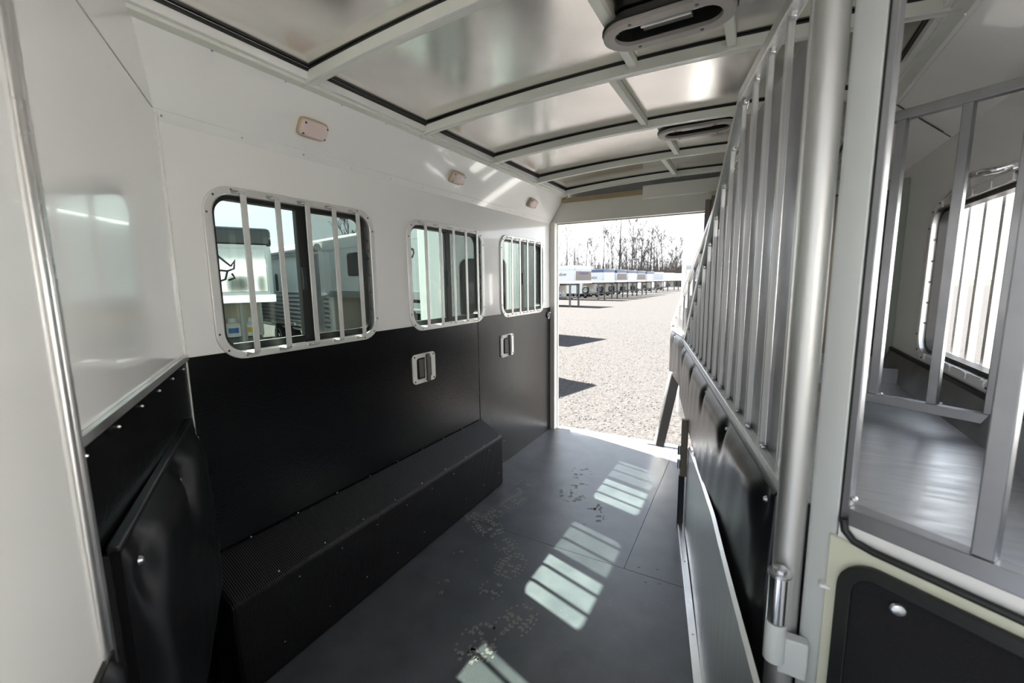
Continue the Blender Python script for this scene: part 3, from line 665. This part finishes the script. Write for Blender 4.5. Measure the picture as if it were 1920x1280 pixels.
# ------------------------------------------------------------------ boot prints (dust lying on the mats)
def bootprint(mat_o, x, y, ang, fore=True, heel=True, sc=1.0, keep=.8):
    sc *= 1.2
    m = MB(); a = math.radians(ang); ca_, sa_ = math.cos(a), math.sin(a)
    def quad(u0, v0, du, dv_, sk):
        pts = [(u0, v0), (u0 + du, v0 + sk), (u0 + du, v0 + dv_ + sk), (u0, v0 + dv_)]
        m.add([(x + sc * (px * ca_ - py * sa_), y + sc * (px * sa_ + py * ca_), .0007) for px, py in pts], [(0, 1, 2, 3)])
    rows = []
    if fore: rows += [(v, .050 * math.sqrt(max(.08, 1 - ((v - .07) / .085) ** 2)), 3) for v in [i * .0205 for i in range(8)]]
    if heel: rows += [(v, .036 * math.sqrt(max(.15, 1 - ((v + .085) / .045) ** 2)), 2) for v in [-.122 + i * .0215 for i in range(4)]]
    for v, w, n in rows:
        for k in range(n):
            if random.random() > keep: continue
            c = (k + .5) / n * 2 - 1; w1 = w / n * random.uniform(.62, .86)
            for q in range(3):                                      # each lug is a bent bar
                u0 = c * w - w1 + 2 * w1 * q / 3; quad(u0, v + abs(q - 1) * .004 * (1 if k % 2 else -1) + random.uniform(-.001, .001), 2 * w1 / 3, random.uniform(.010, .015), c * .003)
        if random.random() < keep: quad(-w - .010, v, .007, .010, .002)
        if random.random() < keep: quad(w + .003, v, .007, .010, -.002)
    stuff(m.build('boot_print', 'dust', mat_o))
def gp(px, py):
    r = M3 @ Vector((px - 960, 640 - py, -F_PX)); t = -CAM.z / r.z; return CAM.x + r.x * t, CAM.y + r.y * t
bootprint(matA, *gp(941, 1080), 2, keep=.75); bootprint(matA, *gp(938, 1190), -14, keep=.7); bootprint(matA, *gp(872, 1240), 8, heel=False, keep=.5)
bootprint(matA, *gp(930, 1003), 62, sc=1.1, keep=.75); bootprint(matB, *gp(945, 950), -10, keep=.7); bootprint(matB, *gp(988, 925), 40, heel=False, keep=.4)
bootprint(matB, *gp(900, 978), 70, heel=False, sc=.8, keep=.6); bootprint(matB, *gp(1090, 938), 75, keep=.35); bootprint(matB, *gp(1110, 985), 20, heel=False, keep=.4); bootprint(matB, *gp(1088, 896), 15, keep=.3); bootprint(matA, *gp(855, 1072), 15, keep=.2)
m = MB()
for i in range(420):
    x = random.uniform(-1.38, -.2); y = random.uniform(.9, 2.6); r = random.choice((.0006, .0008, .001, .0014)); a = random.uniform(0, 6)
    m.add([(x + r * math.cos(a + k * 2.1), y + r * math.sin(a + k * 2.1), .0009) for k in range(3)], [(0, 1, 2)])
stuff(m.build('dust_specks', 'dirt_speck', matA))

# ------------------------------------------------------------------ outdoors
GZ = -.52
gr = struct(MB().add([(-90, -60, GZ), (90, -60, GZ), (90, 260, GZ), (-90, 260, GZ)], [(0, 1, 2, 3)]).build('ground', 'gravel'))
gs = MB().add([(-90, -10, GZ + .01), (-21, -10, GZ + .01), (-24, 60, GZ + .01), (-30, 118, GZ + .01), (60, 122, GZ + .01), (60, 255, GZ + .01), (-90, 255, GZ + .01)], [(0, 1, 2, 3, 6), (3, 4, 5, 6)]).build('grass', 'grass'); stuff(gs); tag(gs, 'green grass verge beyond the gravel lot', 'grass')
m = MB()
for i in range(5200):
    y = 4.2 + 16 * random.random() ** 1.7; x = random.uniform(-1.1 * y * .45 - 1.2, .02 * y + .6); r = random.uniform(.006, .018) * (1 + y * .03)
    p = Vector((x, y, GZ + r * .3)); a = random.uniform(0, 3); c, s_ = math.cos(a) * r, math.sin(a) * r
    m.add([p + Vector((c, s_, 0)), p + Vector((-s_, c, 0)), p + Vector((-c * .8, -s_, 0)), p + Vector((s_, -c, 0)), p + Vector((0, 0, r * .6))], [(0, 1, 4), (1, 2, 4), (2, 3, 4), (3, 0, 4)])
st = stuff(m.build('loose_stones', 'stone')); tag(st, 'loose grey stones scattered over the gravel behind the trailer', 'stones')

def wheel(p, r, parent, nm='wheel'):
    w = MB().lathe(p, [(r * .6, -.11), (r * .93, -.11), (r, -.08), (r, .08), (r * .93, .11), (r * .6, .11)], 22, 'Y').build(nm, 'tyre', parent, smooth=True)
    MB().lathe((p[0], p[1], p[2]), [(r * .60, -.10), (r * .56, -.114), (r * .2, -.10), (r * .18, -.125), (.01, -.125)], 18, 'Y').build('rim', 'wheel', w, smooth=True)
def tank(p, parent, label_mat='tank_label'):
    t = MB().lathe(p, [(.10, 0), (.15, .02), (.155, .08), (.155, .26), (.14, .32), (.08, .37), (.03, .38), (.03, .42)], 18).build('propane_tank', 'tank_white', parent, smooth=True)
    MB().plate([[(p[0] + .09 * math.cos(a), p[1] + .09 * math.sin(a), p[2] + .36) for a in [i * PI / 8 for i in range(16)]], [(p[0] + .082 * math.cos(a), p[1] + .082 * math.sin(a), p[2] + .36) for a in [i * PI / 8 for i in range(16)]]], (0, 0, .09)).build('collar', 'tank_white', t)
    MB().add([(p[0] + .158 * math.cos(a), p[1] + .158 * math.sin(a), p[2] + z) for z in (.11, .23) for a in (-.7, -.35, 0, .35, .7)], [(i, i + 1, i + 6, i + 5) for i in range(4)]).build('tank_label', label_mat, t)
def lettering(txt, size, loc, rot, m, parent, shear=0):
    me = text_mesh(txt, size, shear); me.materials.append(MT[m]); o = bpy.data.objects.new('lettering', me); COL.objects.link(o); o.parent = parent
    o.location = loc; o.rotation_euler = rot; OFF[o.name] = Vector((0, 0, 0)); return o
SIDE = (PI / 2, 0, 0)                                               # reads on the -y side
NOSE = (PI / 2, 0, PI / 2)                                          # reads on the +x face
def trailer(loc, rz, label, L=8.5, skin='ext_white', cap='ext_navy', nose='ext_white', side_txt=None, nose_txt=None, near=0, zt=2.95, spare=False, group='parked gooseneck trailers in the row', stripe=None, win=False, capz=.34, w=1.08, gz=1.72, G=2.3, tk_=(-.28, .12)):
    T = thing('gooseneck_trailer', label, 'trailer', loc, rz, group, True)
    MB().box(-L, -G, -w, w, .62, zt).build('body', skin, T, bevel=.06)
    gn = MB().box(-G - .05, 0, -w, w, gz, zt).build('gooseneck', skin, T, bevel=.09)
    MB().box(-L - .01, .012, -w - .012, w + .012, zt - capz, zt + .01).build('roof_cap', cap, T, bevel=.07)
    MB().box(-G - .1, .02, -w - .015, w + .015, gz - .02, gz + .14).build('bottom_rail', 'ext_alu', T, bevel=.01)
    MB().box(.004, .016, -w + .12, w - .12, gz + .2, zt - capz - .04).build('nose_panel', nose, T, bevel=.003)
    MB().box(-G, -G + .02, -w + .06, w - .06, .66, gz - .04).build('front_wall', 'ext_beige', T)
    MB().box(-G - .9, -.35, -.05, .05, gz - .16, gz - .04).build('neck_beam', 'steel_dark', T)
    MB().cyl((-.55, 0, gz), (-.55, 0, .95), .06, 10).build('coupler', 'steel_dark', T)
    for s in (-.55, .55): MB().box(-.86, -.74, s - .05, s + .05, .0, gz - .05).build('jack', 'steel_dark', T)
    MB().box(-G - .1, -1.0, -w + .1, w - .1, .60, .68).build('deck', 'steel_dark', T)
    for s in tk_: tank((-G + .3, s, .68), T, 'tank_label' if s == tk_[0] else 'yellow')
    if spare: wheel((-1.9, -w + .02, 1.0), .36, T, 'spare_wheel')
    else: MB().box(-2.2, -1.75, -.95, -.5, .68, 1.15).build('battery_box', 'plastic_black', T, bevel=.02)
    for x in (-L * .60, -L * .60 - .85):
        for s in (-w + .08, w - .08): wheel((x, s, .38), .38, T)
    MB().box(-L * .60 - 1.35, -L * .60 + .5, -w - .05, -w + .02, .74, .84).build('fender', 'ext_alu', T, bevel=.03)
    for i in range(3): MB().box(-1.3 + .28 * i, -1.22 + .28 * i, -w - .02, -w - .012, gz + .03, gz + .09).build('reflector', 'red_reflector', T)
    if win:
        MB().prism([(a, -w - .006, b) for a, b in rrect(-1.2, gz + .62, .75, .52, .08)], (0, .01, 0)).build('side_window', 'ext_glass', T)
    if stripe: MB().box(-L, -.02, -w - .006, -w, gz - .05, gz + .03).build('stripe', stripe, T)
    if side_txt: lettering(side_txt[0], side_txt[1], (side_txt[2], -w - .006, side_txt[3]), SIDE, side_txt[4], T, .25)
    if nose_txt: lettering(nose_txt[0], nose_txt[1], (.022, nose_txt[2], nose_txt[3]), NOSE, nose_txt[4], T, .25)
    return T
RZ = math.radians(-14)
# nearest, seen through the first window
T0 = trailer((-8.88, 4.21, GZ), math.radians(-24), 'gooseneck trailer with polished mirror nose and black cap seen through the nearest window', nose='ext_mirror', cap='ext_black', zt=2.98, capz=.36, gz=1.56, tk_=(.42, .80), group='trailers beside the left windows')
# outlined animal head drawn on the nose
def ink(T, pts, r=.02):
    MB().tube([(.026, y, z) for y, z in pts], r, 5).build('emblem_line', 'letter_black', T)
cy, cz = -.02, 2.42
def sh_(pts): return [(cy + a * 1.1, cz + b * 1.1) for a, b in pts]
ink(T0, sh_([(-.55, .18), (-.40, .28), (-.2, .30), (0, .22), (.12, .12), (.2, .0), (.28, -.08), (.36, -.16)])); ink(T0, sh_([(.36, -.16), (.42, -.05), (.40, -.20), (.30, -.24), (.12, -.22), (.04, -.12)]))
ink(T0, sh_([(.30, -.24), (.26, -.38), (.12, -.44), (-.02, -.38)])); ink(T0, sh_([(.36, -.28), (.40, -.36), (.30, -.40)])); ink(T0, sh_([(-.1, -.22), (-.06, -.34), (-.16, -.38)])); ink(T0, sh_([(-.30, -.06), (-.16, .04), (-.2, -.08), (-.12, -.06)]))
# aluminium slatted trailer
T1 = trailer((-4.63, 6.87, GZ), RZ, 'long aluminium slat sided stock trailer seen through the nearest window', L=11.5, G=4.0, gz=1.6, skin='gel_white', cap='gel_white', w=1.1, zt=2.95, group='trailers beside the left windows')
for i in range(9): MB().box(-11.4, -4.1, -1.125, -1.095, .70 + .115 * i, .76 + .115 * i).build('slat', 'ext_polish', T1, bevel=.01)
for i in range(6): MB().prism([(a, -1.112, b) for a, b in rrect(-7.6 - .42 * i, 1.95, .2, .5, .06)], (0, .012, 0)).build('drop_window', 'ext_glass', T1)
MB().prism([(a, -1.106, b) for a, b in rrect(-2.75, 2.3, .62, .5, .08)], (0, .012, 0)).build('side_window', 'ext_glass', T1)
MB().box(-5.1, -4.4, -1.13, -1.10, .75, 2.65).build('side_door', 'ext_white', T1, bevel=.02)
aw = MB().cyl((-4.3, -1.22, 2.76), (-8.6, -1.22, 2.76), .085, 14).build('awning_roll', 'ext_white', T1, smooth=True)
for x in (-4.35, -8.5): MB().box(x - .03, x + .03, -1.2, -1.1, 1.6, 2.75).build('awning_arm', 'ext_alu', T1)
T2 = trailer((-6.3, 13.0, GZ), RZ, 'white gooseneck trailer glimpsed at the left edge of the middle window', cap='ext_white', group='trailers beside the left windows')
lettering('rro', .42, (-.75, -1.108, 2.32), SIDE, 'letter_black', T1, .3); lettering('EN', .2, (-.70, -1.108, 2.14), SIDE, 'letter_black', T1)
# the row beyond the rear doorway
rows = [
    (1075, 575, 'first trailer of the far row, white with a mirrored nose coloured tan as its ground reflection', dict(side_txt=('Shadow', .36, -1.35, 2.25, 'letter_black'), nose='ext_tan', nose_txt=('Cimarron', .30, 0, 2.35, 'letter_blue'), cap='ext_white', spare=True)),
    (1127, 563, 'second trailer of the far row, with a yellow-marked spare tyre below', dict(cap='ext_navy', side_txt=('Exiss', .45, -1.1, 2.05, 'letter_black'), spare=True)),
    (1152, 560, 'far row trailer with a mirrored nose panel behind the second one', dict(cap='ext_navy', nose='ext_tan', spare=True)),
    (1172, 557.5, 'fourth trailer of the far row with navy cap', dict(cap='ext_navy', side_txt=('Exiss', .45, -1.1, 2.05, 'letter_black'), spare=True)),
    (1190, 555, 'fifth trailer of the far row, pale nose and navy cap', dict(cap='ext_navy', nose='ext_tan')),
    (1208, 552.5, 'sixth trailer of the far row, white with navy cap', dict(cap='ext_navy', side_txt=('Exiss', .45, -1.1, 2.05, 'letter_black'))),
    (1228, 549, 'white far trailer with small dark side windows', dict(cap='ext_white', win=True)),
    (1250, 546, 'white far trailer with pale grey lower box', dict(cap='ext_white', nose='ext_alu', win=True, stripe='purple_stripe')),
    (1270, 544, 'last far trailer of the row, white, at the right end of the row', dict(cap='ext_white', nose='ext_alu')),
]
def gpz(px, py, z):
    r = M3 @ Vector((px - 960, 640 - py, -F_PX)); t = (z - CAM.z) / r.z; return Vector((CAM.x + r.x * t, CAM.y + r.y * t, z))
for i, (px, py, lab, kw) in enumerate(rows):
    p = gpz(px, py, GZ); rz = RZ if i < 6 else math.radians(-30)
    p = p + Vector((.80 * math.cos(rz), .80 * math.sin(rz), 0)) + Vector((.55 * -math.sin(rz) * -1, .55 * math.cos(rz), 0))
    trailer(tuple(p), rz, lab, **kw)
# white van-like trailer on the right of the row
vp = gpz(1306, 548, GZ)
V = thing('horse_trailer', 'white bumper-pull trailer with two dark windows standing right of the far row', 'trailer', (vp.x + 1.0, vp.y, GZ), math.radians(170), None, True)
MB().box(-2.4, 2.4, -1.0, 1.0, .42, 2.65).build('body', 'ext_white', V, bevel=.08)
for x in (-.2, .85): MB().box(x - .32, x + .32, 1.0, 1.012, 1.65, 2.2).build('side_window', 'ext_glass', V)
MB().box(-2.3, 2.3, 1.0, 1.01, 1.42, 1.50).build('stripe', 'purple_stripe', V); MB().box(-2.4, 2.4, -1.01, 1.01, 2.5, 2.68).build('roof_cap', 'ext_navy', V, bevel=.05)
for x in (-.3, -1.1): wheel((x, .9, .36), .36, V)
# sunlit trailer alongside the right windows
Rt = thing('neighbour_trailer', 'white trailer with a blue edge parked outside the right wall window', 'trailer', (3.3, 2.2, GZ), 0, None, True)
MB().box(-.9, 1.1, -7, 4.0, .5, 2.9).build('body', 'gel_white', Rt, bevel=.06)
MB().box(-.915, -.90, .62, .70, .5, 2.6).build('blue_trim', 'blue_paint', Rt); MB().box(-.92, -.9, -7, 4.0, .5, .62).build('bottom_rail', 'ext_alu', Rt)
for y in (-1.5, -2.4): MB().lathe((-.75, y, .38), [(.22, -.11), (.36, -.11), (.38, -.08), (.38, .08), (.36, .11), (.22, .11)], 20, 'X').build('wheel', 'tyre', Rt, smooth=True)

# bare trees
def tree_mesh(seed, h):
    rnd = random.Random(seed); m = MB()
    def branch(p, d, L, r, lev):
        n = 4 if lev == 0 else 3; pts = [p]; rs = [r]; q = p.copy(); dd = d.copy(); stations = []
        for i in range(n):
            dd = (dd + Vector((rnd.uniform(-.1, .1), rnd.uniform(-.1, .1), .06 + .02 * lev)) * (1 if lev else .45)).normalized(); q = q + dd * L / n; pts.append(q.copy()); rs.append(max(.03, r * (1 - .8 * (i + 1) / n))); stations.append((q.copy(), dd.copy(), rs[-1]))
        m.tube(pts, rs, 5 if lev == 0 else 3)
        if lev >= 3: return
        cnt = (15, 6, 4)[lev]
        for k in range(cnt):
            f = rnd.uniform(.30 if lev == 0 else .25, 1.0); i = min(n - 1, int(f * n)); b, bd, br = stations[i]; pos = pts[i].lerp(pts[i + 1], f * n - i)
            a = rnd.uniform(0, 2 * PI); side = Vector((math.cos(a), math.sin(a), 0)); nd = (bd * rnd.uniform(.7, 1.1) + side * rnd.uniform(.45, .8)).normalized()
            branch(pos, nd, L * rnd.uniform(.26, .42) * (1.15 - .45 * f), max(.032, br * .55), lev + 1)
    branch(Vector((0, 0, -.2)), Vector((0, 0, 1)), h, h * .015 + .05, 0)
    return m
protos = [tree_mesh(s, h).build('bare_tree', 'bark') for s, h in ((1, 20), (2, 17), (3, 14), (4, 15.5), (5, 12))]
spots = [(1160, 0, 128), (1150, 3, 131), (1183, 1, 130), (1192, 3, 134), (1200, 1, 127), (1208, 2, 133), (1218, 1, 129), (1226, 3, 135), (1243, 3, 126), (1175, 2, 137), (1062, 1, 128), (1076, 1, 131), (1050, 4, 130), (1087, 4, 135), (1098, 3, 132), (1106, 4, 129), (1118, 4, 134), (1130, 3, 131), (1139, 4, 128), (1168, 4, 133), (1234, 4, 130), (1255, 4, 128), (1265, 2, 138), (1277, 4, 134), (1288, 2, 136), (1298, 4, 131), (1214, 4, 127), (1187, 4, 126)]
names = {0: 'tallest bare tree of the far treeline', 1: 'tall slim bare tree in the far treeline', 2: 'medium bare tree in the far treeline', 3: 'wide branching bare tree in the far treeline', 4: 'short bare tree in the far treeline'}
used = set()
def put_tree(k, loc, rz, sc, label):
    o = protos[k] if k not in used else protos[k].copy()
    if k in used: COL.objects.link(o)
    used.add(k); o.location = loc; o.rotation_euler = (0, 0, rz); o.scale = (sc, sc, sc); tag(o, label, 'tree', 'bare trees of the far treeline')
ORD = ['first', 'second', 'third', 'fourth', 'fifth', 'sixth', 'seventh', 'eighth', 'ninth', 'tenth', 'eleventh', 'twelfth', 'thirteenth', 'fourteenth']
cnt = {}
for px, k, dist in sorted(spots):
    cnt[k] = cnt.get(k, 0) + 1
    r = M3 @ Vector((px - 960, 640 - 525, -F_PX)); t = dist / r.y
    put_tree(k, (r.x * t, dist, GZ), random.uniform(0, 6), random.uniform(.92, 1.08), names[k] + ('' if k == 0 else ', %s of its kind from the left' % ORD[cnt[k] - 1]))
for (x, y, k, sc) in ((-46, 38, 4, .8), (-44, 52, 3, .8)): put_tree(k, (x, y, GZ), random.uniform(0, 6), sc, 'bare tree beyond the parked trailers, seen through the %s window' % ('nearest' if y < 40 else 'middle'))
m = MB()
for i in range(5200):
    px = random.uniform(1030, 1330); r = M3 @ Vector((px - 960, 115, -F_PX)); dist = random.uniform(118, 140); t = dist / r.y; h = random.uniform(2.5, 8) * (1 if random.random() < .8 else 1.3)
    b = Vector((r.x * t, dist, GZ)); tip = b + Vector((random.uniform(-1, 1), random.uniform(-1, 1), h)); wd = random.uniform(.06, .13)
    m.add([b + Vector((-wd, 0, 0)), b + Vector((wd, 0, 0)), b + Vector((0, wd, 0)), tip], [(0, 1, 3), (1, 2, 3), (2, 0, 3)])
for i in range(1500):
    y = random.uniform(5, 80); b = Vector((random.uniform(-70, -48), y, GZ)); h = random.uniform(1.5, 6); tip = b + Vector((random.uniform(-1, 1), random.uniform(-1, 1), h)); wd = random.uniform(.05, .1)
    m.add([b + Vector((0, -wd, 0)), b + Vector((0, wd, 0)), b + Vector((wd, 0, 0)), tip], [(0, 1, 3), (1, 2, 3), (2, 0, 3)])
us = stuff(m.build('undergrowth', 'twig')); tag(us, 'brown leafless undergrowth along the foot of the far treeline', 'brush')
